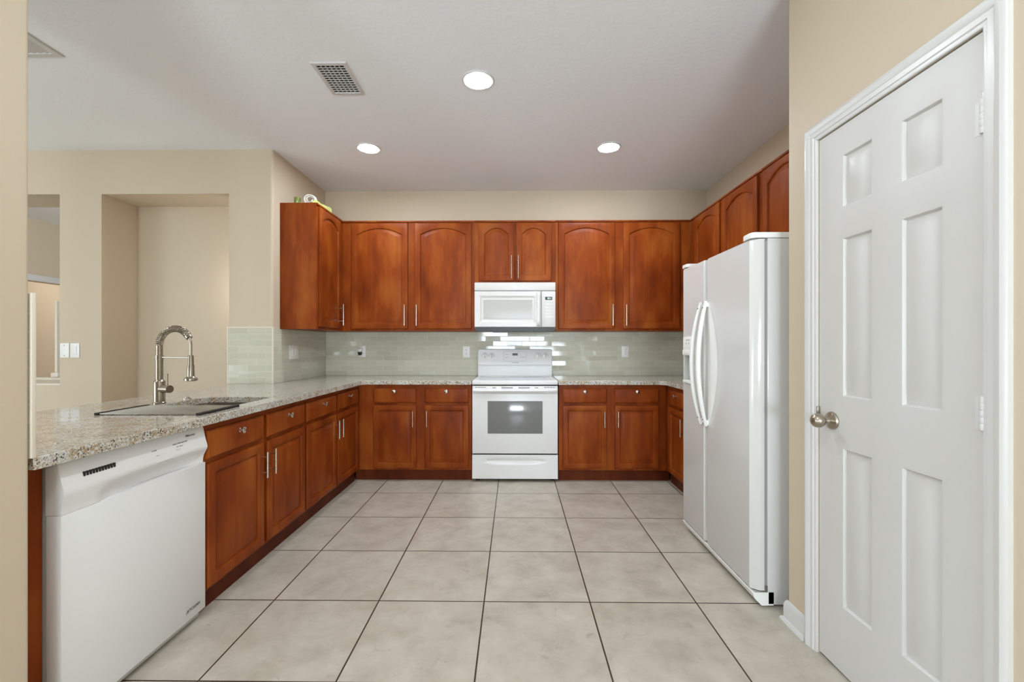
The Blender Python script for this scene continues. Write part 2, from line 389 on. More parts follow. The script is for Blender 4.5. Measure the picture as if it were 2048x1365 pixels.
# slab front with six raised panels; local x from 0 (knob side, far) to wD (hinge side, near)
xs = [(D1 - 0.004) - a for a in (1.618, 1.478)] + [(D1 - 0.004) - a for a in (1.374, 1.236)]
zs = [(0.245, 0.841), (1.022, 1.613), (1.718, 1.918)]
gx = [0, xs[0], xs[1], xs[2], xs[3], wD]; gz = [0.010, zs[0][0], zs[0][1], zs[1][0], zs[1][1], zs[2][0], zs[2][1], 0.010 + hD]
mb = root; bm = mb.bm
gv = [[bm.verts.new((x, 0, z)) for x in gx] for z in gz]
for j in range(len(gz) - 1):
    for i in range(len(gx) - 1):
        if i in (1, 3) and j in (1, 3, 5):
            x0, x1, z0, z1 = gx[i], gx[i + 1], gz[j], gz[j + 1]
            def lp(o, y): return [(x0 + o, y, z0 + o), (x1 - o, y, z0 + o), (x1 - o, y, z1 - o), (x0 + o, y, z1 - o)]
            mb.loops([lp(0, 0), lp(0.006, 0.0015), lp(0.011, 0.011), lp(0.017, 0.011), lp(0.042, 0.003)], False, True)
        else:
            bm.faces.new((gv[j][i], gv[j][i + 1], gv[j + 1][i + 1], gv[j + 1][i]))
z0, z1 = gz[0], gz[-1]
mb.loops([[(0, 0, z0), (wD, 0, z0), (wD, 0, z1), (0, 0, z1)], [(0, 0.038, z0), (wD, 0.038, z0), (wD, 0.038, z1), (0, 0.038, z1)]], False, True)
bmesh.ops.remove_doubles(bm, verts=bm.verts[:], dist=1e-5)
door = struct('door_1', mb, M_door, smooth=30)
door.location = (XP + 0.002, D1 - 0.004, 0); door.rotation_euler = (0, 0, WR)
# knob: rose, neck, egg-shaped handle
kx, kz = (D1 - 0.004) - 1.662, 0.930
mb = MB()
mb.lathe([(0.0, 0.0), (0.033, 0.0), (0.034, -0.004), (0.031, -0.010), (0.022, -0.014), (0.013, -0.018), (0.011, -0.030), (0.014, -0.036), (0.022, -0.041), (0.0265, -0.050), (0.027, -0.058), (0.023, -0.070), (0.013, -0.078), (0.0, -0.080)], (kx, 0, kz), 'Y')
mb.build('door_knob', M_nickel, door)
mb = MB()
mb.box(0.0008, 0.006, -0.012, 0.0, kz + 0.005, kz + 0.045, 0.001); mb.build('latch_plate', M_nickel, door)
for hz in (1.801, 1.041, 0.24):
    mb = MB()
    for k in range(5):
        mb.lathe([(0.0, 0), (0.0068, 0), (0.0074, 0.002), (0.0074, 0.015), (0.0068, 0.0172), (0.0, 0.0172)], (wD + 0.002, -0.006, hz - 0.043 + k * 0.0175), 'Z', 14)
    mb.box(wD - 0.022, wD + 0.001, -0.0015, 0.0, hz - 0.043, hz + 0.043)
    mb.build('hinge', M_trim, door)
# casing around the door: stepped profile run up, across and down
def casing(name, y0, y1, ztop, x, W=0.062):
    prof = [(0.0, 0.0), (0.0, 0.007), (0.006, 0.009), (0.012, 0.009), (0.015, 0.012), (0.030, 0.013), (0.036, 0.016), (0.048, 0.019), (0.056, 0.017), (W, 0.013), (W, 0.0)]
    m_ = MB(); Ls = []
    for o, h in prof:
        Ls.append([(x - h, y0 - o, 0.0), (x - h, y0 - o, ztop + o), (x - h, y1 + o, ztop + o), (x - h, y1 + o, 0.0)])
    m_.loops(Ls, False, False, closed=False)
    for e in (0, 3): m_.face([L[e] for L in Ls])
    return struct(name, m_, M_trim, smooth=20)
casing('trim_pantry_door', D0 - 0.0, D1 + 0.0, DH, XP)
# jamb lining between wall and door
mb = MB(); mb.box(XP + 0.042, XP + 0.055, D0 + 0.002, D1 - 0.002, 0.0, DH - 0.002); struct('trim_door_stop', mb, M_trim, smooth=0)
# baseboard with shoe moulding
def base_profile(): return [(0, 0), (0.024, 0), (0.024, 0.006), (0.020, 0.014), (0.012, 0.018), (0.012, 0.070), (0.008, 0.084), (0.003, 0.092), (0, 0.094)]
mb = MB(); p = base_profile(); mb.loops([[(XP - a, D1 + 0.063, z) for a, z in p], [(XP - a, 1.93 + a, z) for a, z in p]], True, False)
p2 = [[(XP - a, 1.93 + a, z) for a, z in p], [(XP + 0.03, 1.93 + a, z) for a, z in p]]
mb.loops(p2, False, True); struct('baseboard_right', mb, M_trim, smooth=20)

# ------------------------------------------------------------------ cabinets
def door_front(mb, x0, x1, z0, z1, fw, arch=0.0, th=0.02, nt=14, top=None):
    """raised-panel door, front facing -y with its face at y=-th; arch raises the middle of the panel's top edge"""
    top = fw if top is None else top
    def lp(o, y, a, t=0.0):
        # o = inset from the edges, a = arch drop at the corners, t = extra inset of the top
        xa, xb, za, zb = x0 + o, x1 - o, z0 + o, z1 - o - t
        P = [(xa, y, za), (xb, y, za)]
        for k in range(nt + 1):
            u = k / nt; P.append((xb + (xa - xb) * u, y, zb - a * (2 * u - 1) ** 2))
        return P
    t = top - fw
    mb.loops([lp(0, 0, 0), lp(0, -th + 0.006, 0), lp(0.003, -th + 0.001, 0), lp(0.006, -th, 0), lp(fw - 0.004, -th, arch, t), lp(fw, -th + 0.0015, arch, t), lp(fw + 0.005, -th + 0.0115, arch, t),
              lp(fw + 0.012, -th + 0.0115, arch, t), lp(fw + 0.034, -th + 0.002, arch * 0.97, t), lp(fw + 0.038, -th + 0.0015, arch * 0.96, t)], True, True)
def drawer_front(mb, x0, x1, z0, z1, th=0.02):
    def lp(o, y): return [(x0 + o, y, z0 + o), (x1 - o, y, z0 + o), (x1 - o, y, z1 - o), (x0 + o, y, z1 - o)]
    mb.loops([lp(0, 0), lp(0, -th + 0.008), lp(0.004, -th + 0.004), (lp(0.009, -th + 0.001)), lp(0.014, -th)], True, True)
def bar_handle(parent, x, z0, z1, y=-0.02, r=0.0055):
    mb = MB(); so = y - 0.030; L = z1 - z0
    mb.lathe([(0, 0), (r, 0), (r, L), (0, L)], (x, so, z0), 'Z', 12)
    for zz in (z0 + L * 0.2, z1 - L * 0.2): mb.lathe([(0, 0), (0.0042, 0), (0.0042, 0.0295), (0, 0.0295)], (x, so + 0.0005, zz), 'Y', 10)
    return mb.build('bar_handle', M_chrome, parent)
def knob(parent, x, z, y=-0.02):
    mb = MB(); mb.lathe([(0, 0), (0.011, 0), (0.011, -0.003), (0.006, -0.005), (0.0055, -0.014), (0.012, -0.018), (0.0165, -0.022), (0.0165, -0.026), (0.011, -0.030), (0, -0.031)], (x, y, z), 'Y', 20)
    return mb.build('knob', M_chrome, parent)
def add_door(root, x0, x1, z0, z1, fw, arch, hx=None, hz=None, top=None):
    mb = MB(); door_front(mb, x0, x1, z0, z1, fw, arch, top=top); d = mb.build('cabinet_door', M_wood, root, smooth=25)
    if hx is not None: bar_handle(d, hx, hz[0], hz[1])
    return d
def add_drawer(root, x0, x1, z0, z1, kz=None):
    mb = MB(); drawer_front(mb, x0, x1, z0, z1); d = mb.build('drawer', M_wood, root, smooth=25)
    knob(d, (x0 + x1) / 2, kz if kz else (z0 + z1) / 2 + 0.012)
    return d
WL = R(90)                       # left-hand things: local x -> +Y, local y -> -X
DZ = (0.119, 0.677); WZ = (0.700, 0.828); BH = (0.490, 0.632)
def base_cabinet(label, loc, rz, w, depth, doors, toe=0.035, group='base cabinets under the granite counters', hollow=None, toe_x=None):
    r = thing('base_cabinet', label, 'cabinet', loc, rz, group)
    mb = MB()
    if hollow: mb.box(0, w, 0, 0.02, 0.1, 0.861); mb.box(0, 0.018, 0.02, depth, 0.1, 0.861); mb.box(w - 0.018, w, 0.02, depth, 0.1, 0.861); mb.box(0.018, w - 0.018, 0.02, depth, 0.1, 0.12)
    else: mb.box(0, w, 0, depth, 0.1, 0.861)
    mb.build('cabinet_body', M_wood, r, smooth=0, bevel=0.001)
    t0, t1 = toe_x if toe_x else (0, w)
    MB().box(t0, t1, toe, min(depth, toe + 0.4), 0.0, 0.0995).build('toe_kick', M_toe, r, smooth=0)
    for x0, x1, side in doors:
        add_door(r, x0, x1, DZ[0], DZ[1], 0.045, 0, x1 - 0.024 if side == 'R' else x0 + 0.024, BH)
        add_drawer(r, x0, x1, WZ[0], WZ[1], 0.803 if rz == 0 else 0.79)
    return r
# left run: local x = Y - start
yA = 1.942
base_cabinet('wide cherry sink base cabinet beside the dishwasher, below the sink', (-1.40, yA, 0), WL, 0.925, 0.585, [(0.006, 0.443, 'R'), (0.478, 0.911, 'L')], hollow=True)
yB = 2.868
base_cabinet('cherry base cabinet on the left run nearest the back corner', (-1.40, yB, 0), WL, 1.006, 0.577, [(0.012, 0.492, 'R'), (0.521, 0.968, 'L')])
base_cabinet('cherry base cabinet left of the white range', (-1.399, 3.88, 0), 0, 1.012, 0.645, [(0.137, 0.519, 'R'), (0.595, 0.986, 'L')], toe_x=(-0.036, 1.012))
base_cabinet('cherry base cabinet right of the white range', (0.390, 3.88, 0), 0, 0.955, 0.645, [(0.035, 0.423, 'R'), (0.494, 0.881, 'L')], toe_x=(0, 0.99))
base_cabinet('cherry base cabinet half hidden beyond the refrigerator', (1.346, 3.878, 0), WR, 0.97, 0.63, [(0.10, 0.47, 'R'), (0.50, 0.95, 'L')])
# wooden filler between dishwasher and short wall
tag(MB().box(-1.99, -1.44, 1.213, 1.310, 0.0, 0.861, 0.001).build('end_panel', M_wood, smooth=0), 'narrow cherry filler panel at the left of the dishwasher', 'panel')

UZ = (1.350, 2.417); UD = (1.371, 2.393); UH = (1.400, 1.602)
def wall_cabinet(label, loc, rz, w, depth, doors, z0=UZ[0], hz=UH, arch=0.06, top=0.05):
    r = thing('wall_cabinet', label, 'cabinet', (loc[0], loc[1], z0), rz, 'upper cabinets with arched doors')
    mb = MB(); mb.box(0, w, 0, depth, 0, UZ[1] - z0); mb.build('cabinet_body', M_wood, r, smooth=0, bevel=0.001)
    mb = MB(); mb.box(-0.0, w, -0.012, -0.0002, UZ[1] - z0 - 0.016, UZ[1] - z0, 0.003); mb.build('top_moulding', M_wood, r)
    for x0, x1, side in doors:
        hx = None if side is None else (x1 - 0.024 if side == 'R' else x0 + 0.024)
        add_door(r, x0, x1, UD[0] - 1.35, UD[1] - z0, 0.055, arch, hx, (hz[0] - z0, hz[1] - z0), top=top)
    return r
def wc(label, loc, rz, w, depth, doors, z0=UZ[0], hz=UH):
    return wall_cabinet(label, loc, rz, w, depth, doors, z0, hz)
YU = 4.207
wc('single-door cherry wall cabinet with a plain side panel on the left wall', (-1.675, 3.652), WL, 0.878, 0.308, [(0.030, 0.478, 'R')])
wc('tall cherry wall cabinet with two arched doors left of the microwave', (-1.674, YU), 0, 1.283, 0.323, [(0.090, 0.638, 'R'), (0.705, 1.255, 'L')])
wc('short cherry wall cabinet with two small arched doors above the microwave', (-0.390, YU), 0, 0.780, 0.323, [(0.040, 0.381, 'R'), (0.399, 0.740, 'L')], z0=1.812, hz=(1.851, 2.073))
wc('tall cherry wall cabinet with two arched doors right of the microwave', (0.391, YU), 0, 1.297, 0.323, [(0.027, 0.568, 'R'), (0.649, 1.189, 'L')])
wc('cherry wall cabinet on the right wall between corner and refrigerator', (1.689, YU - 0.001), WR, 1.222, 0.293, [(0.13, 0.614, 'R'), (0.678, 1.176, 'L')], hz=(1.40, 1.6))
wc('short cherry wall cabinet right above the refrigerator', (1.689, 2.983), WR, 0.99, 0.293, [(0.022, 0.477, None), (0.510, 0.965, None)], z0=1.80)

# ------------------------------------------------------------------ countertops
def counter(name, label, outer, hole=None):
    bm = bmesh.new(); es = []
    for L in [outer] + ([hole] if hole else []):
        v = [bm.verts.new((x, y, 0.862)) for x, y in L]
        es += [bm.edges.new((v[i], v[(i + 1) % len(v)])) for i in range(len(v))]
    bmesh.ops.triangle_fill(bm, use_beauty=True, use_dissolve=True, edges=es)
    r = bmesh.ops.extrude_face_region(bm, geom=bm.faces[:])
    for v in r['geom']:
        if isinstance(v, bmesh.types.BMVert): v.co.z = 0.898
    m_ = MB(); m_.bm.free(); m_.bm = bm
    o = m_.build(name, M_granite, None, smooth=30, bevel=0.003)
    return tag(o, label, 'countertop')
def arc(cx, cy, r, a0, a1, n=8): return [(cx + r * math.cos(R(a0 + (a1 - a0) * k / n)), cy + r * math.sin(R(a0 + (a1 - a0) * k / n))) for k in range(n + 1)]
SX0, SX1, SY0, SY1 = -1.885, -1.475, 1.975, 2.645
outer = [(-1.357, 1.2125)] + arc(-1.297, 3.79, 0.06, 180, 90) + [(-0.386, 3.85), (-0.386, 4.522), (-1.973, 4.522), (-1.973, 3.534), (-2.285, 3.534), (-2.285, 1.2125)]
counter('granite_countertop', 'L-shaped speckled granite counter with the sink, left of the range', outer, list(reversed(rrect(SX0, SX1, SY0, SY1, 0.07))))
outer = [(0.386, 3.85)] + arc(1.255, 3.79, 0.06, 90, 0) + [(1.315, 2.885), (1.974, 2.885), (1.974, 4.522), (0.386, 4.522)]
counter('granite_countertop', 'speckled granite counter right of the range running behind the refrigerator', outer)

# ------------------------------------------------------------------ backsplashes
TZ = (0.8985, 1.349)
tag(MB().box(XL + 0.011, XR - 0.001, YB - 0.010, YB - 0.0005, TZ[0], TZ[1]).build('tile_backsplash', M_tile_x, smooth=0), 'glass subway tile backsplash on the back wall behind the range', 'backsplash', 'glass tile backsplashes')
tag(MB().box(XL + 0.0005, XL + 0.010, YN + 0.002, YB - 0.011, TZ[0], TZ[1]).build('tile_backsplash', M_tile_y, smooth=0), 'glass subway tile backsplash on the left wall below the single-door wall cabinet', 'backsplash', 'glass tile backsplashes')
b = tag(MB().box(-2.346, XL + 0.001, YN - 0.010, YN - 0.0005, TZ[0], 1.355).build('tile_backsplash', M_tile_s, smooth=0), 'small patch of glass subway tile at the end of the peninsula beside the niche', 'backsplash', 'glass tile backsplashes')
mb = MB(); mb.box(-2.354, -2.346, YN - 0.012, YN - 0.0005, TZ[0], 1.363); mb.box(-2.346, XL + 0.002, YN - 0.012, YN - 0.0005, 1.355, 1.363); mb.box(XL + 0.001, XL + 0.010, YN - 0.012, YN + 0.002, TZ[0], 1.363)
mb.build('tile_edge_trim', M_tiletrim, b)
b = tag(MB().box(-2.28, -1.357, 1.2005, 1.2115, 0.8985, 1.36).build('tile_backsplash', M_tile_s, smooth=0), 'edge of glass tile backsplash on the short wall at the left', 'backsplash', 'glass tile backsplashes')
MB().box(-1.357, -1.350, 1.2005, 1.2125, 0.8985, 1.363, 0.001).build('tile_edge_trim', M_tiletrim, b)

# ------------------------------------------------------------------ dishwasher
dw = thing('dishwasher', 'white built-in dishwasher at the near end of the left counter', 'dishwasher', (-1.385, 1.314, 0), WL)
W = 0.621
MB().box(0.004, W - 0.004, 0.052, 0.585, 0.05, 0.858).build('tub', M_offwhite, dw, smooth=0)
mb = MB(); mb.box(0, W, 0.0015, 0.05, 0.042, 0.6925, 0.003); mb.build('door', M_appl, dw)
# control panel: S profile with a hand scoop
prof = [(0.018, 0.856), (0.012, 0.846), (0.002, 0.800), (-0.006, 0.772), (-0.008, 0.762), (-0.007, 0.752), (-0.005, 0.742), (-0.003, 0.732), (-0.001, 0.722), (0.001, 0.712), (0.002, 0.702), (0.002, 0.693)]
mb = MB(); nx = 40; Ls = []
for i in range(nx + 1):
    u = i / nx; x = W * u; L = []
    s_ = math.sin(math.pi * min(max((u - 0.20) / 0.86, 0), 1)) ** 0.7
    for k, (y, z) in enumerate(prof):
        dy = 0.0
        if z < 0.765: q_ = min(1.0, (0.765 - z) / 0.05); dy = 0.032 * s_ * q_ * q_ * (3 - 2 * q_)
        L.append((x, y + dy, z))
    L += [(x, 0.05, 0.693), (x, 0.05, 0.856)]
    Ls.append(L)
mb.loops(Ls, True, True); cp = mb.build('control_panel', M_appl, dw, smooth=40)
for k in range(11):
    MB().box(0.068 + k * 0.0105, 0.074 + k * 0.0105, -0.0012, 0.006, 0.794, 0.809).build('vent_slot', M_dark, cp, smooth=0)
tilt = R(90 + 12)
def onpanel(z): return 0.002 + (z - 0.800) * 0.21 - 0.0009
for txt, x, z, s, mm, sh in (('Maytag', 0.535, 0.828, 0.019, M_inkdark, 0.2), ('Cycle', 0.345, 0.808, 0.010, M_ink, 0), ('Start', 0.357, 0.786, 0.008, M_ink, 0),
                             ('Heavy Normal Light', 0.475, 0.810, 0.0095, M_ink, 0), ('Hi  Temp', 0.470, 0.797, 0.009, M_ink, 0), ('Cancel', 0.458, 0.785, 0.008, M_ink, 0)):
    lettering(txt, s, mm, cp, (x, onpanel(z), z), (tilt, 0, 0), sh)
lettering('JETCLEAN', 0.017, M_inkdark, dw, (0.545, -0.0006, 0.085), shear=0.25)
MB().box(0.004, W - 0.004, 0.03, 0.05, 0.008, 0.040).build('toe_panel', M_offwhite, dw, smooth=0)
for x in (0.06, W - 0.06):
    MB().lathe([(0, 0), (0.018, 0), (0.018, 0.01), (0.008, 0.012), (0.008, 0.05), (0, 0.05)], (x, 0.3, 0), 'Z', 16).build('foot', M_dark, dw)

# ------------------------------------------------------------------ sink, rack, faucet
sk = tag(None or MB().loops([[(x, y, 0.8615) for x, y in rrect(SX0 - 0.012, SX1 + 0.012, SY0 - 0.012, SY1 + 0.012, 0.075)], [(x, y, 0.8615) for x, y in rrect(SX0 + 0.002, SX1 - 0.002, SY0 + 0.002, SY1 - 0.002, 0.068)],
                     [(x, y, 0.70) for x, y in rrect(SX0 + 0.006, SX1 - 0.006, SY0 + 0.006, SY1 - 0.006, 0.06)], [(x, y, 0.67) for x, y in rrect(SX0 + 0.03, SX1 - 0.03, SY0 + 0.03, SY1 - 0.03, 0.05)]], False, True).build('sink', M_steel, smooth=40),
         'undermount stainless steel sink in the peninsula counter', 'sink')
MB().lathe([(0.0, 0.6705), (0.045, 0.6705), (0.045, 0.674), (0.032, 0.675), (0.028, 0.6715), (0, 0.6715)], (-1.68, 2.35, 0), 'Z').build('drain', M_chrome, sk)
rk = thing('drying_rack', 'steel roll-up drying rack with black edges lying across the sink', 'rack', (-1.66, 2.085, 0.8985))
mb = MB(); hw, hl = 0.232, 0.14
n = 22
for i in range(n):
    y = -hl + 0.006 + i * (2 * hl - 0.012) / (n - 1)
    mb.lathe([(0, -hw + 0.004), (0.0036, -hw + 0.004), (0.0036, hw - 0.004), (0, hw - 0.004)], (0, y, 0.0045), 'X', 8)
mb.build('rods', M_steel, rk)
for s_ in (-1, 1):
    mb = MB()
    for i in range(n):
        y = -hl + 0.006 + i * (2 * hl - 0.012) / (n - 1); mb.box(s_ * hw - 0.011, s_ * hw + 0.011, y - 0.0063, y + 0.0063, 0.0, 0.010, 0.0022)
    mb.build('edge_strip', M_rubber, rk)

fc = thing('kitchen_faucet', 'brushed nickel spring-neck kitchen faucet standing behind the sink', 'faucet', (-1.925, 2.335, 0.8985))
mb = MB(); mb.lathe([(0, 0), (0.030, 0), (0.030, 0.006), (0.0265, 0.010), (0.0265, 0.118), (0.025, 0.122), (0.0175, 0.130), (0.0175, 0.235), (0.0185, 0.236), (0.0185, 0.262), (0.0155, 0.264), (0.0155, 0.315), (0, 0.315)], (0, 0, 0), 'Z')
mb.build('column', M_nickel, fc)
d = Vector((0.985, -0.17, 0)).normalized()      # the neck leans out over the sink
rad = 0.100
def neck(t):   # t in 0..1 : up from the column, over the arc, down to the spray head
    z0 = 0.315
    a = math.pi * t
    return Vector((0, 0, z0)) + d * (rad - rad * math.cos(a)) + Vector((0, 0, 0.090 * math.sin(a)))
arcp = [neck(k / 36) for k in range(37)]
end = arcp[-1]
hose = arcp + [end + Vector((0, 0, -0.02)), end + Vector((0, 0, -0.055))]
MB().tube(hose, 0.0068, 12).build('hose', M_nickel, fc)
mb = MB(); pts = []; turns = 24; N = turns * 12
for k in range(N + 1):
    t = k / N * 0.80; p = neck(t); a = math.pi * t
    rn = (d * (-math.cos(a)) + Vector((0, 0, math.sin(a)))); bn = Vector((0, 0, 1)).cross(d)
    ph = 2 * math.pi * turns * k / N
    pts.append(p + rn * 0.0165 * math.cos(ph) + bn * 0.0165 * math.sin(ph))
mb.tube(pts, 0.0023, 6); mb.build('spring', M_nickel, fc)
pc = neck(0.81); t1 = (neck(0.84) - neck(0.79)).normalized()
MB().tube([pc - t1 * 0.014, pc - t1 * 0.013, pc + t1 * 0.014, pc + t1 * 0.015], [0.010, 0.016, 0.016, 0.010], 16).build('spring_collar', M_nickel, fc)
e = end
mb = MB(); mb.lathe([(0, 0.262), (0.012, 0.262), (0.0135, 0.255), (0.0135, 0.215), (0.0165, 0.205), (0.0175, 0.15), (0.0205, 0.146), (0.031, 0.139), (0.031, 0.128), (0.024, 0.125), (0, 0.125)], (e.x, e.y, 0), 'Z')
mb.build('spray_head', M_nickel, fc)
ang = math.atan2(d.y, d.x)
MB().tube([d * 0.016 + Vector((0, 0, 0.250)), d * (2 * rad - 0.012) + Vector((0, 0, 0.250))], 0.0042, 10).build('support_arm', M_nickel, fc)
h = Vector((0.96, -0.28, 0)).normalized()
mb = MB(); mb.tube([h * 0.008 + Vector((0, 0, 0.080)), h * 0.078 + Vector((0, 0, 0.080))], 0.0205, 20); ho = mb.build('handle_hub', M_nickel, fc)
MB().tube([h * 0.058 + Vector((0, 0, 0.097)), h * 0.058 + Vector((0, 0, 0.162))], 0.0045, 10).build('lever', M_nickel, ho)
bt = tag(MB().lathe([(0, 0), (0.022, 0), (0.022, 0.003), (0.012, 0.005), (0.012, 0.010), (0.009, 0.012), (0, 0.012)], (-1.935, 2.55, 0.8985), 'Z').build('sink_button', M_chrome), 'small round chrome push button on the counter behind the sink', 'button')

# ------------------------------------------------------------------ range
rg = thing('kitchen_range', 'white freestanding electric range between the base cabinets', 'range', (0.0, 3.853, 0))
h_ = 0.379
mb = MB(); mb.box(-h_, h_, 0.04, 0.655, 0.022, 0.858); mb.build('range_body', M_appl, rg, smooth=0)
# oven door with window opening recessed in
mb = MB(); mb.box(-h_, h_, 0.0, 0.038, 0.252, 0.852, 0.006, 3); od = mb.build('oven_door', M_appl, rg)
mb = MB(); mb.box(-0.242, 0.244, -0.002, 0.004, 0.430, 0.718, 0.0015); mb.build('oven_window', M_oven_glass, od)
# handle: full-width rounded bar on two ends
mb = MB(); pr = [(0.0, 0.826), (-0.020, 0.828), (-0.034, 0.822), (-0.040, 0.812), (-0.036, 0.802), (-0.022, 0.797), (-0.012, 0.793), (0.0, 0.780)]
Ls = []
for i in range(25):
    u = -1 + 2 * i / 24; s_ = 1 - abs(u) ** 12 * 0.75; Ls.append([(u * (h_ - 0.004), y * s_, z) for y, z in pr])
mb.loops(Ls, True, True); mb.build('oven_handle', M_appl, od, smooth=50)
for c in (-0.305, 0.305):
    for k in range(4): MB().box(c - 0.048 + k * 0.025, c - 0.027 + k * 0.025, -0.0015, 0.003, 0.838, 0.842).build('vent_slot', M_dark, od, smooth=0)
for x0, x1 in ((-0.12, -0.02), (0.03, 0.13)): MB().box(x0, x1, -0.0015, 0.003, 0.830, 0.842).build('vent_slot', M_grey, od, smooth=0)
for x0, x1 in ((-0.20, -0.17), (0.175, 0.205)): MB().box(x0, x1, -0.0015, 0.003, 0.832, 0.840).build('vent_slot', M_grey, od, smooth=0)
MB().box(-h_ + 0.006, h_ - 0.006, 0.012, 0.039, 0.852, 0.8595).build('gap', M_black, rg, smooth=0)
MB().box(-h_ + 0.006, h_ - 0.006, 0.012, 0.039, 0.240, 0.252).build('gap', M_black, rg, smooth=0)
# storage drawer with a long shallow grip
mb = MB(); nx, nz = 48, 16; z0, z1 = 0.030, 0.241
V = []
for j in range(nz + 1):
    row = []
    for i in range(nx + 1):
        x = -h_ + 2 * h_ * i / nx; z = z0 + (z1 - z0) * j / nz; u = (x - 0.0) / 0.285; y = 0.0
        if abs(u) < 1:
            zc = 0.188; hh = 0.022 * (1 - u ** 4) + 1e-4; t = (z - zc) / hh
            if abs(t) < 1: y = 0.012 * (1 - t * t) * (1 - u ** 6) * (1 if t < 0.2 else 0.8)
        row.append(mb.bm.verts.new((x, y, z)))
    V.append(row)
for j in range(nz):
    for i in range(nx): mb.bm.faces.new((V[j][i], V[j][i + 1], V[j + 1][i + 1], V[j + 1][i]))
mb.loops([[(-h_, 0, z0), (h_, 0, z0), (h_, 0, z1), (-h_, 0, z1)], [(-h_, 0.036, z0), (h_, 0.036, z0), (h_, 0.036, z1), (-h_, 0.036, z1)]], False, True)
mb.build('storage_drawer', M_appl, rg, smooth=50)
for x in (-0.335, 0.335):
    for y in (0.07, 0.60): MB().lathe([(0, 0), (0.017, 0), (0.017, 0.012), (0.008, 0.014), (0.008, 0.022), (0, 0.022)], (x, y, 0), 'Z', 14).build('foot', M_dark, rg)
# cooktop frame and glass
mb = MB(); g = 0.381
mb.box(-g, g, -0.004, 0.045, 0.862, 0.900, 0.010, 3); mb.box(-g, -g + 0.045, 0.03, 0.585, 0.862, 0.899, 0.006); mb.box(g - 0.045, g, 0.03, 0.585, 0.862, 0.899, 0.006); mb.box(-g + 0.03, g - 0.03, 0.55, 0.60, 0.862, 0.899, 0.004)
mb.box(-g + 0.02, g - 0.02, 0.03, 0.57, 0.862, 0.885)
ck = mb.build('cooktop', M_appl, rg)
mb = MB(); mb.box(-g + 0.044, g - 0.044, 0.043, 0.553, 0.885, 0.893); mb.build('glass_top', M_cook, ck, smooth=0)
for x, y, r0 in ((-0.19, 0.17, 0.115), (0.19, 0.17, 0.09), (-0.19, 0.42, 0.09), (0.19, 0.42, 0.115)):
    MB().loops([[(x + r0 * math.cos(R(9 * k)), y + r0 * math.sin(R(9 * k)), 0.8934) for k in range(40)], [(x + (r0 - 0.004) * math.cos(R(9 * k)), y + (r0 - 0.004) * math.sin(R(9 * k)), 0.8934) for k in range(40)]]).build('burner_ring', M_grey, ck)
# backguard: vertical lower panel, overhanging leaning control panel with rounded top corners
mb = MB(); hb = 0.379
mb.box(-hb, hb, 0.600, 0.662, 0.890, 1.020)
def bg_loop(y_of, inset):
    P = rrect(-hb + inset, hb - inset, 1.008 + inset, 1.172 - inset, 0.016)
    return [(x, y_of(z), z) for x, z in P]
mb2 = MB()
fr = lambda z: 0.575 + (z - 1.008) * 0.16
mb2.loops([bg_loop(lambda z: 0.665, 0), bg_loop(lambda z: fr(z) + 0.006, 0), bg_loop(fr, 0.005)], True, True)
mb.build('backguard', M_appl, rg, smooth=0, bevel=0.003); cpn = mb2.build('control_panel', M_appl, rg, smooth=40)
tl = R(90 - 9.1)
for x in (-0.308, -0.238, 0.238, 0.310):
    z = 1.105; y = fr(z) - 0.0005
    mb = MB(); mb.lathe([(0, 0), (0.026, 0), (0.026, -0.003), (0.021, -0.005), (0.019, -0.018), (0.016, -0.020), (0, -0.020)], (x, y, z), 'Y', 24)
    kb = mb.build('control_knob', M_plastic, cpn)
    MB().box(x - 0.005, x + 0.005, y - 0.031, y - 0.018, z - 0.021, z + 0.021, 0.003).build('knob_grip', M_offwhite, kb)
    mb = MB(); mb.loops([[(x + 0.030 * math.cos(R(15 * k)), y - 0.0004, z + 0.030 * math.sin(R(15 * k))) for k in range(24)], [(x + 0.0275 * math.cos(R(15 * k)), y - 0.0004, z + 0.0275 * math.sin(R(15 * k))) for k in range(24)]]); mb.build('dial_ring', M_grey, cpn)
z = 1.105
P = [(x, fr(zz) - 0.0004, zz) for x, zz in rrect(-0.115, 0.118, 1.050, 1.150, 0.01)]; P2 = [(x, fr(zz) - 0.0004, zz) for x, zz in rrect(-0.1135, 0.1165, 1.0515, 1.1485, 0.0085)]
MB().loops([P, P2]).build('panel_outline', M_grey, cpn)
mb = MB(); mb.box(-0.026, 0.028, fr(1.118) - 0.003, fr(1.118) + 0.004, 1.107, 1.130); mb.build('clock_display', M_dark, cpn, smooth=0)
for x, zz in [(a, b_) for a in (-0.092, -0.074) for b_ in (1.087, 1.118)] + [(0.062, 1.09), (0.080, 1.09), (0.098, 1.09)]:
    MB().box(x - 0.004, x + 0.004, fr(zz) - 0.0025, fr(zz) + 0.002, zz - 0.004, zz + 0.004).build('button', M_grey, cpn, smooth=0)
lettering('FRIGIDAIRE', 0.014, M_ink, cpn, (0.003, fr(1.034) - 0.0006, 1.034), (R(90 - 9.1), 0, 0))

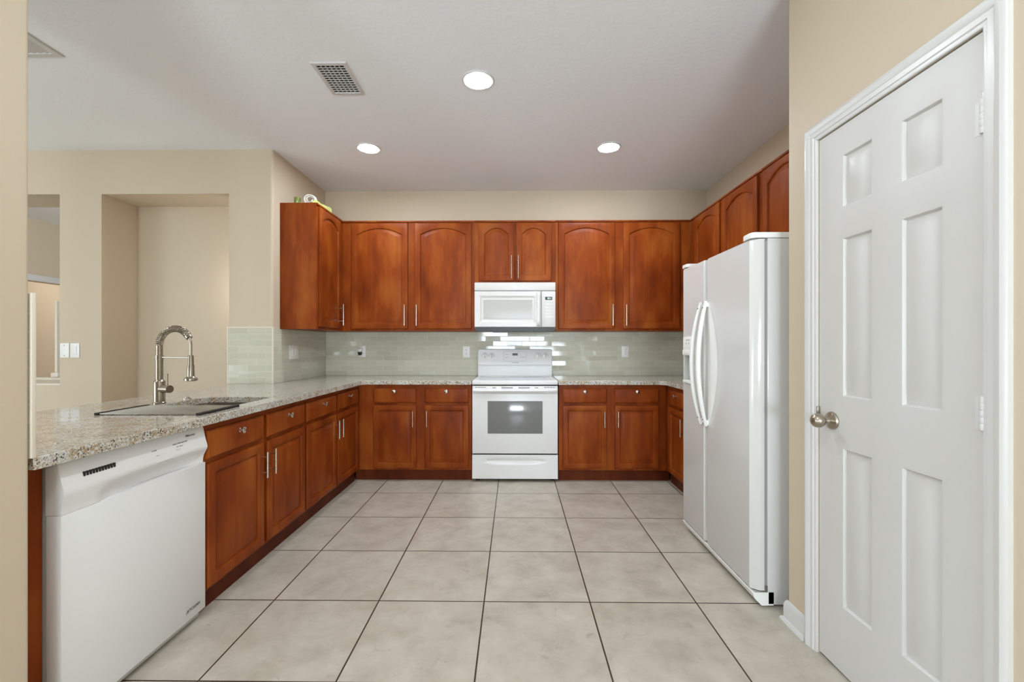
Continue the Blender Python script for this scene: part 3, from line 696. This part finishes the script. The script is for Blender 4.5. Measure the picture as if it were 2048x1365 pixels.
# ------------------------------------------------------------------ microwave
mw = thing('microwave_oven', 'white over-the-range microwave oven below the short cabinet', 'microwave', (0.0, 4.12, 1.345))
hm = 0.383
mb = MB(); mb.box(-hm, hm, 0.03, 0.400, 0.022, 0.4655); mb.build('case', M_mw, mw, smooth=0, bevel=0.002)
mb = MB(); mb.box(-hm, hm, -0.002, 0.029, 0.386, 0.462, 0.004); tp = mb.build('vent_cover', M_mw, mw)
MB().lathe([(0, 0.0), (0.020, 0), (0.021, -0.0012), (0.012, -0.0018), (0, -0.0018)], (0.0, -0.0005, 0.424), 'Y', 24).build('emblem', M_plastic, tp)
MB().box(-hm + 0.004, hm - 0.004, 0.008, 0.031, 0.378, 0.387).build('gap', M_grey, mw, smooth=0)
xd = 0.246
# door: frame steps inward to the window
mb = MB()
def wl(x0, x1, z0, z1, r, y): return [(x, y, z) for x, z in rrect(x0, x1, z0, z1, r)]
a0, a1, c0, c1 = -hm, xd, 0.040, 0.378
mb.loops([wl(a0, a1, c0, c1, 0.004, 0.029), wl(a0, a1, c0, c1, 0.004, 0.004), wl(a0 + 0.004, a1 - 0.004, c0 + 0.004, c1 - 0.004, 0.004, 0.0), wl(-0.330, 0.195, 0.085, 0.335, 0.02, 0.0), wl(-0.322, 0.187, 0.093, 0.327, 0.015, 0.006), wl(-0.302, 0.166, 0.118, 0.302, 0.004, 0.008)], True, True)
md = mb.build('microwave_door', M_mw, mw, smooth=35)
mb = MB(); mb.box(-0.300, 0.164, 0.0045, 0.0078, 0.120, 0.300); mb.build('window', M_micro_glass, md, smooth=0)
mb = MB(); pr = rrect(0.205, 0.238, -0.030, 0.0, 0.010)
mb.loops([[(x, y * s_, z) for x, y in pr] for z, s_ in ((0.048, 0.3), (0.058, 0.8), (0.09, 1.0), (0.33, 1.0), (0.362, 0.8), (0.372, 0.3))], True, True); mb.build('door_handle', M_mw, md, smooth=50)
mb = MB(); mb.box(xd + 0.006, hm, 0.0, 0.029, 0.040, 0.378, 0.004); kp = mb.build('control_panel', M_mw, mw)
mb = MB(); mb.box(0.285, 0.352, -0.0012, 0.002, 0.296, 0.325); mb.build('display', M_dark, kp, smooth=0)
lettering('10:11', 0.019, M_digit, kp, (0.325, -0.0018, 0.3105), name='display_digits')
for r_ in range(6):
    for c_ in range(4):
        x = 0.288 + c_ * 0.021; z = 0.272 - r_ * 0.030; MB().box(x - 0.0075, x + 0.0075, -0.001, 0.001, z - 0.005, z + 0.004).build('key', M_offwhite, kp, smooth=0)
mb = MB(); mb.box(-hm + 0.006, hm - 0.006, 0.012, 0.395, 0.006, 0.0215, 0.003); mb.box(-hm + 0.004, hm - 0.004, 0.006, 0.03, 0.0, 0.039); mb.build('bottom_grille', M_dark, mw)

# ------------------------------------------------------------------ refrigerator
YC = 2.450
rf = thing('refrigerator', 'white side-by-side refrigerator with ice dispenser beside the pantry wall', 'refrigerator', (1.098, YC, 0), WR)
w2 = 0.420
mb = MB(); mb.box(-w2, w2, 0.072, 0.83, 0.012, 1.712, 0.004); mb.build('fridge_body', M_fridge, rf)
MB().box(-w2 + 0.005, w2 - 0.005, 0.058, 0.073, 0.085, 1.700).build('door_gasket', M_grey, rf, smooth=0)
def fdoor(x0, x1):
    # plan outline: gently bowed front, well rounded outer edges
    n = 20; P = [(x1, 0.057), (x0, 0.057)]
    r = 0.020
    cx = (x0 + x1) / 2; hw_ = (x1 - x0) / 2
    for k in range(n + 1):
        u = -1 + 2 * k / n; x = cx + hw_ * u
        P.append((x, max(0.0, 0.0 + 0.030 * max(0, abs(u) - 0.93) / 0.07 * max(0, abs(u) - 0.93) / 0.07)))
    return P
splt = YC - 2.526
def build_fdoor(nm, x0, x1):
    o_ = fdoor(x0, x1); mb = MB()
    mb.loops([[(x, y + 0.004, 0.078) for x, y in o_], [(x, y, 0.084) for x, y in o_], [(x, y, 1.700) for x, y in o_], [(x, y + 0.004, 1.708) for x, y in o_]], True, True)
    return mb.build(nm, M_fridge, rf, smooth=40)
dfz = build_fdoor('freezer_door', -w2, splt - 0.004); dfr = build_fdoor('fridge_door', splt + 0.004, w2)
def bow(parent, x, sgn):
    mb = MB(); N = 24; Ls = []
    for k in range(N + 1):
        u = -1 + 2 * k / N; z = 1.110 + 0.356 * u; o = 0.010 + 0.050 * (1 - u * u); xx = x + sgn * 0.012 * (1 - u * u)
        wv = 0.012 + 0.006 * (1 - u * u)
        Ls.append([(xx + wv * 0.8 * math.cos(R(30 * q)), -o + wv * 0.75 * math.sin(R(30 * q)), z) for q in range(12)])
    mb.loops(Ls, True, True); hh = mb.build('handle', M_plastic, parent, smooth=50)
    for s_ in (-1, 1):
        z = 1.110 + s_ * 0.335; MB().box(x - 0.010, x + 0.010, -0.012, 0.001, z - 0.014, z + 0.014, 0.003).build('handle_mount', M_plastic, parent)
        z = 1.110 + s_ * 0.318; MB().lathe([(0, 0), (0.0035, 0), (0.0035, 0.002), (0, 0.002)], (x + 0.0, -0.0315, z), 'Y', 10).build('screw', M_dark, hh)
bow(dfz, splt - 0.032, -1); bow(dfr, splt + 0.034, 1)
# lens-shaped grip relief on the fridge door next to its handle
mb = MB(); N = 24; A = []; B = []; C = []
for k in range(N + 1):
    u = -1 + 2 * k / N; z = 1.110 + 0.352 * u; wv = 0.112 * (1 - u * u) + 0.004
    A.append((splt + 0.040, -0.0015, z)); B.append((splt + 0.040 + wv * 0.5, -0.004 * (1 - u * u) - 0.001, z)); C.append((splt + 0.040 + wv, 0.0006, z))
mb.loops([A, B, C], closed=False); mb.build('grip_relief', M_plastic, dfr, smooth=50)
# ice and water dispenser on the freezer door
xa, xb = -w2 + 0.030, -w2 + 0.160 + 0.03
cut = MB().box(xa + 0.012, xb - 0.012, -0.05, 0.044, 0.990, 1.166).build('cut', M_plastic, None, smooth=0)
cut.parent = rf
bo = dfz.modifiers.new('cut', 'BOOLEAN'); bo.operation = 'DIFFERENCE'; bo.object = cut; bo.solver = 'EXACT'
bpy.context.view_layer.update()
dg = bpy.context.evaluated_depsgraph_get(); me = bpy.data.meshes.new_from_object(dfz.evaluated_get(dg)); dfz.modifiers.clear()
dfz.data = me; me.name = 'freezer_door'; bpy.data.objects.remove(cut, do_unlink=True)
while len(me.materials) > 1: me.materials.pop()
def dl(o, y, z0, z1): return [(x, y, z) for x, z in rrect(xa + o, xb - o, z0 + o, z1 - o, 0.004)]
mb = MB(); mb.loops([dl(0, 0.001, 1.166, 1.268), dl(0.001, -0.006, 1.166, 1.268), dl(0.006, -0.009, 1.166, 1.268)], True, True); dp = mb.build('dispenser_panel', M_plastic, dfz)
r4 = lambda y, o=0.0: [(xa + 0.0122 + o, y, 0.9902 + o), (xb - 0.0122 - o, y, 0.9902 + o), (xb - 0.0122 - o, y, 1.1658 - o), (xa + 0.0122 + o, y, 1.1658 - o)]
mb = MB(); mb.loops([r4(-0.001), r4(0.0436)], False, True); mb.build('dispenser_recess', M_offwhite, dfz, smooth=0)
mb = MB(); mb.box((xa + xb) / 2 - 0.022, (xa + xb) / 2 + 0.022, 0.022, 0.030, 1.05, 1.13, 0.002); mb.build('dispenser_paddle', M_plastic, dfz)
mb = MB(); mb.box(xa + 0.004, xb - 0.004, -0.014, 0.010, 1.150, 1.185, 0.004); mb.build('dispenser_spout', M_plastic, dfz)
MB().box(xa + 0.004, xb - 0.004, -0.012, 0.030, 0.974, 0.992, 0.003).build('drip_tray', M_plastic, dfz)
xm = (xa + xb) / 2
for x0, x1, z0, z1 in ((xm - 0.03, xm + 0.03, 1.245, 1.249), (xm - 0.025, xm - 0.015, 1.222, 1.230), (xm + 0.015, xm + 0.025, 1.222, 1.230)):
    MB().box(x0, x1, -0.0098, -0.0088, z0, z1).build('dispenser_button', M_grey, dp, smooth=0)
# hinge covers, grille, bracket
mb = MB(); P = rrect(w2 - 0.085, w2 + 0.004, -0.004, 0.30, 0.02)
mb.loops([[(x, y, 1.713) for x, y in P], [(x, y, 1.733) for x, y in P], [(x * 0.985 + 0.006, y * 0.98 + 0.003, 1.738) for x, y in P]], True, True); mb.build('hinge_cover', M_plastic, rf)
mb = MB(); P = rrect(-w2 - 0.003, -w2 + 0.085, -0.004, 0.30, 0.02)
mb.loops([[(x, y, 1.713) for x, y in P], [(x, y, 1.733) for x, y in P]], True, True); mb.build('hinge_cover', M_plastic, rf)
mb = MB(); pr = [(0.10, 0.010), (0.045, 0.008), (0.012, 0.040), (0.004, 0.066), (0.006, 0.070), (0.10, 0.070)]
mb.prism(pr, -w2, w2, 'YZ'); mb.build('kick_grille', M_plastic, rf, smooth=40)
mb = MB(); mb.box(w2 - 0.05, w2 + 0.002, 0.012, 0.07, 0.0705, 0.0765); mb.box(w2 - 0.012, w2 + 0.002, 0.058, 0.07, 0.0765, 0.10); mb.build('hinge_bracket', M_steel, rf, smooth=0)
for x in (-0.36, 0.36):
    for y in (0.12, 0.75): MB().lathe([(0, 0), (0.02, 0), (0.02, 0.0125), (0, 0.0125)], (x, y, 0), 'Z', 14).build('foot', M_dark, rf)

# ------------------------------------------------------------------ wall plates
def plate(name, label, cat, loc, rz, kind, w=0.072, h=0.117, group='white wall plates'):
    r = thing(name, label, cat, loc, rz, group)
    mb = MB(); mb.box(-w / 2, w / 2, -0.006, -0.0003, -h / 2, h / 2, 0.002); pl = mb.build('cover_plate', M_plastic, r)
    if kind == 'outlet':
        for z in (0.02, -0.02):
            mb = MB(); mb.lathe([(0, 0), (0.0165, 0), (0.0165, -0.002), (0, -0.002)], (0, -0.0058, z), 'Y', 20); s_ = mb.build('socket', M_plastic, r)
            mb = MB(); mb.box(-0.0078, -0.0052, -0.0086, -0.0077, z - 0.001, z + 0.008); mb.box(0.0052, 0.0078, -0.0086, -0.0077, z - 0.001, z + 0.008); mb.lathe([(0, 0), (0.003, 0), (0.003, -0.0008), (0, -0.0008)], (0, -0.0077, z - 0.008), 'Y', 10); mb.build('slots', M_dark, s_, smooth=0)
    elif kind == 'gfci':
        mb = MB(); mb.box(-0.0165, 0.0165, -0.0085, -0.0058, -0.033, 0.033, 0.001); s_ = mb.build('socket', M_plastic, r)
        mb = MB()
        for z in (0.02, -0.02): mb.box(-0.0075, -0.005, -0.0092, -0.0084, z - 0.004, z + 0.004); mb.box(0.005, 0.0075, -0.0092, -0.0084, z - 0.004, z + 0.004)
        mb.box(-0.006, 0.006, -0.0095, -0.0084, -0.004, -0.001); mb.build('slots', M_dark, s_, smooth=0)
    elif kind == 'switch':
        mb = MB(); mb.box(-0.0165, 0.0165, -0.010, -0.0058, -0.033, 0.033, 0.0015); mb.build('rocker', M_offwhite if False else M_plastic, r)
    elif kind == 'double':
        for x in (-0.023, 0.023):
            mb = MB(); mb.box(x - 0.0165, x + 0.0165, -0.011, -0.0058, -0.033, 0.033, 0.0015); mb.build('rocker', M_plastic, r)
    elif kind == 'blank':
        for z in (0.042, -0.042):
            MB().lathe([(0, 0), (0.0042, 0), (0.0042, -0.0015), (0, -0.0015)], (0, -0.0058, z), 'Y', 10).build('screw', M_grey, r)
    return r
yb = YB - 0.010
plate('outlet_plate', 'white duplex outlet in the backsplash just left of the range', 'outlet', (-0.505, yb, 1.142), 0, 'outlet')
plate('outlet_plate', 'white rectangular outlet in the backsplash right of the range', 'outlet', (1.140, yb, 1.145), 0, 'gfci')
plate('outlet_plate', 'white outlet plate behind the plug-in device, left end of the back wall', 'outlet', (-1.592, yb, 1.147), 0, 'outlet')
nl = thing('plug_in_freshener', 'white plug-in device with dark bottom in the left back outlet', 'air freshener', (-1.607, yb - 0.0092, 1.148))
mb = MB(); mb.loops([[(x, y, z) for x, z in rrect(-0.022 * s_, 0.022 * s_, -0.005, 0.036 * s_, 0.012)] for y, s_ in ((0.0, 1.0), (-0.020, 1.0), (-0.030, 0.85), (-0.033, 0.6))], True, True); mb.build('housing', M_plastic, nl)
mb = MB(); mb.lathe([(0, -0.040), (0.011, -0.040), (0.017, -0.033), (0.020, -0.018), (0.020, -0.0055), (0, -0.0055)], (0, -0.021, 0), 'Z', 18); mb.build('cartridge', M_dark, nl)
plate('switch_plate', 'white double rocker switch in the side backsplash below the single-door cabinet', 'switch', (XL + 0.010, 3.863, 1.150), WL, 'double', w=0.160, h=0.125)
plate('switch_plate', 'white blank plate with two screws beside the pass-through opening', 'switch', (-3.708, YN, 1.170), 0, 'blank', w=0.076, h=0.120)
plate('switch_plate', 'white rocker switch plate on the pillar left of the niche', 'switch', (-3.622, YN, 1.170), 0, 'switch', w=0.076, h=0.120)

# ------------------------------------------------------------------ ceiling: recessed lights and vents
def can(loc, label):
    r = thing('recessed_light', label, 'ceiling light', (loc[0], loc[1], CEIL), 0, 'recessed ceiling lights')
    MB().lathe([(0.080, -0.0005), (0.098, -0.0005), (0.098, -0.004), (0.090, -0.008), (0.080, -0.006), (0.080, -0.0005)], (0, 0, 0), 'Z', 40).build('trim_ring', M_trim, r)
    MB().lathe([(0, -0.0008), (0.080, -0.0008), (0.080, -0.005), (0, -0.0055)], (0, 0, 0), 'Z', 40).build('lens', M_lens, r)
    return r
can((-0.222, 2.632), 'round recessed light nearest the camera, above the middle of the floor')
can((-1.192, 3.533), 'round recessed light near the left wall cabinets')
can((0.760, 3.540), 'round recessed light near the right back cabinets')
can((-2.9, 1.15), 'unseen round recessed light in the dining room, set clear of the peninsula')  # unseen light, placed off the peninsula so the counter isn't washed out
can((-0.25, 0.45), 'unseen recessed light added to brighten the short wall and the pantry door')  # added light out of view, lifts the short wall and pantry door
vt = thing('ceiling_vent', 'small white ceiling vent with a grid of slats left of the nearest light', 'vent', (-1.060, 2.611, CEIL), 0, 'ceiling vents')
vw, vh = 0.104, 0.159
mb = MB()
def vl(a, b, z): return [(-a, -b, z), (a, -b, z), (a, b, z), (-a, b, z)]
mb.loops([vl(vw, vh, -0.0005), vl(vw, vh, -0.003), vl(vw - 0.004, vh - 0.004, -0.007), vl(vw - 0.022, vh - 0.022, -0.009), vl(vw - 0.025, vh - 0.025, -0.006), vl(vw - 0.025, vh - 0.025, -0.0005)]); mb.build('vent_frame', M_trim, vt, smooth=20)
MB().box(-vw + 0.025, vw - 0.025, -vh + 0.025, vh - 0.025, -0.0012, -0.0006).build('duct', M_black, vt, smooth=0)
mb = MB()
for k in range(1, 6):
    x = -vw + 0.025 + k * (2 * vw - 0.05) / 6; mb.box(x - 0.002, x + 0.002, -vh + 0.025, vh - 0.025, -0.008, -0.0014)
mb.build('long_slats', M_trim, vt, smooth=0)
mb = MB()
for k in range(1, 12):
    y = -vh + 0.025 + k * (2 * vh - 0.05) / 12; mb.box(-vw + 0.025, vw - 0.025, y - 0.002, y + 0.002, -0.006, -0.002)
mb.build('cross_slats', M_trim, vt, smooth=0)
v2 = thing('ceiling_vent', 'large white return vent partly hidden by the wall at upper left', 'vent', (-2.86, 2.04, CEIL), 0, 'ceiling vents')
vw, vh = 0.36, 0.35
mb = MB(); mb.loops([vl(vw, vh, -0.0005), vl(vw, vh, -0.004), vl(vw - 0.006, vh - 0.006, -0.008), vl(vw - 0.035, vh - 0.035, -0.009), vl(vw - 0.038, vh - 0.038, -0.0005)]); mb.build('vent_frame', M_trim, v2, smooth=20)
MB().box(-vw + 0.038, vw - 0.038, -vh + 0.038, vh - 0.038, -0.0012, -0.0006).build('duct', M_grey, v2, smooth=0)
mb = MB()
for k in range(18):
    x = -vw + 0.05 + k * (2 * vw - 0.10) / 17; mb.face([(x - 0.014, -vh + 0.038, -0.0085), (x - 0.014, vh - 0.038, -0.0085), (x + 0.012, vh - 0.038, -0.002), (x + 0.012, -vh + 0.038, -0.002)])
mb.build('slats', M_trim, v2, smooth=0)

# ------------------------------------------------------------------ odds and ends on top of the left wall cabinet
zt = 2.4175
mb = MB()
for k, (rx, y) in enumerate(((0.045, 0.0), (0.047, 0.008), (0.036, 0.016), (0.048, 0.024), (0.026, 0.010))):
    pts = [(rx * math.cos(R(12 * q)), y + 0.006 * math.sin(R(24 * q)), 0.052 + 0.9 * rx * math.sin(R(12 * q)) + (0.045 - rx) * 0.3) for q in range(31)]
    mb.tube(pts, 0.0045, 8)
o = mb.build('coiled_cable', M_cable); o.location = (-1.765, 3.72, zt - 0.004); tag(o, 'small coil of white cable standing on the left wall cabinet', 'cable')
mb = MB(); mb.lathe([(0, 0), (0.020, 0), (0.026, 0.012), (0.028, 0.062), (0.026, 0.064), (0.024, 0.060), (0.018, 0.004), (0, 0.004)], (0, 0, 0), 'Z', 24)
o = mb.build('glass_cup', M_olive); o.location = (-1.87, 3.72, zt); tag(o, 'small olive glass cup left of the coiled cable', 'cup')
mb = MB(); N = 20; Ls = []
for k in range(N + 1):
    y = 0.31 * k / N; hgt = 0.022 + 0.012 * math.sin(k * 1.7) ** 2 + 0.035 * (k / N) ** 2
    Ls.append([(-0.02, y, 0), (0.024, y, 0), (0.022 + 0.004 * math.sin(k * 2.1), y, hgt * 0.7), (0.005, y, hgt), (-0.018, y, hgt * 0.8)])
mb.loops(Ls, True, True)
o = mb.build('glass_strip', M_green, smooth=60); o.location = (-1.700, 3.665, zt); tag(o, 'crinkled pale green strip lying along the left cabinet top edge', 'ornament')

# lamps out of view: far room, niche, and an added fill for the hall
for nm, loc, p in (('hall_fill', (-4.6, 5.3, 2.74), 10), ('far_room_lamp', (-7.1, 5.6, 2.74), 34), ('niche_lamp', (-2.22, 3.72, 1.7), 3.0)):
    l = bpy.data.lights.new(nm, 'POINT'); l.energy = p; l.shadow_soft_size = 0.06; l.color = (0.94, 0.97, 1.0)
    o = bpy.data.objects.new(nm, l); COL.objects.link(o); o.location = loc
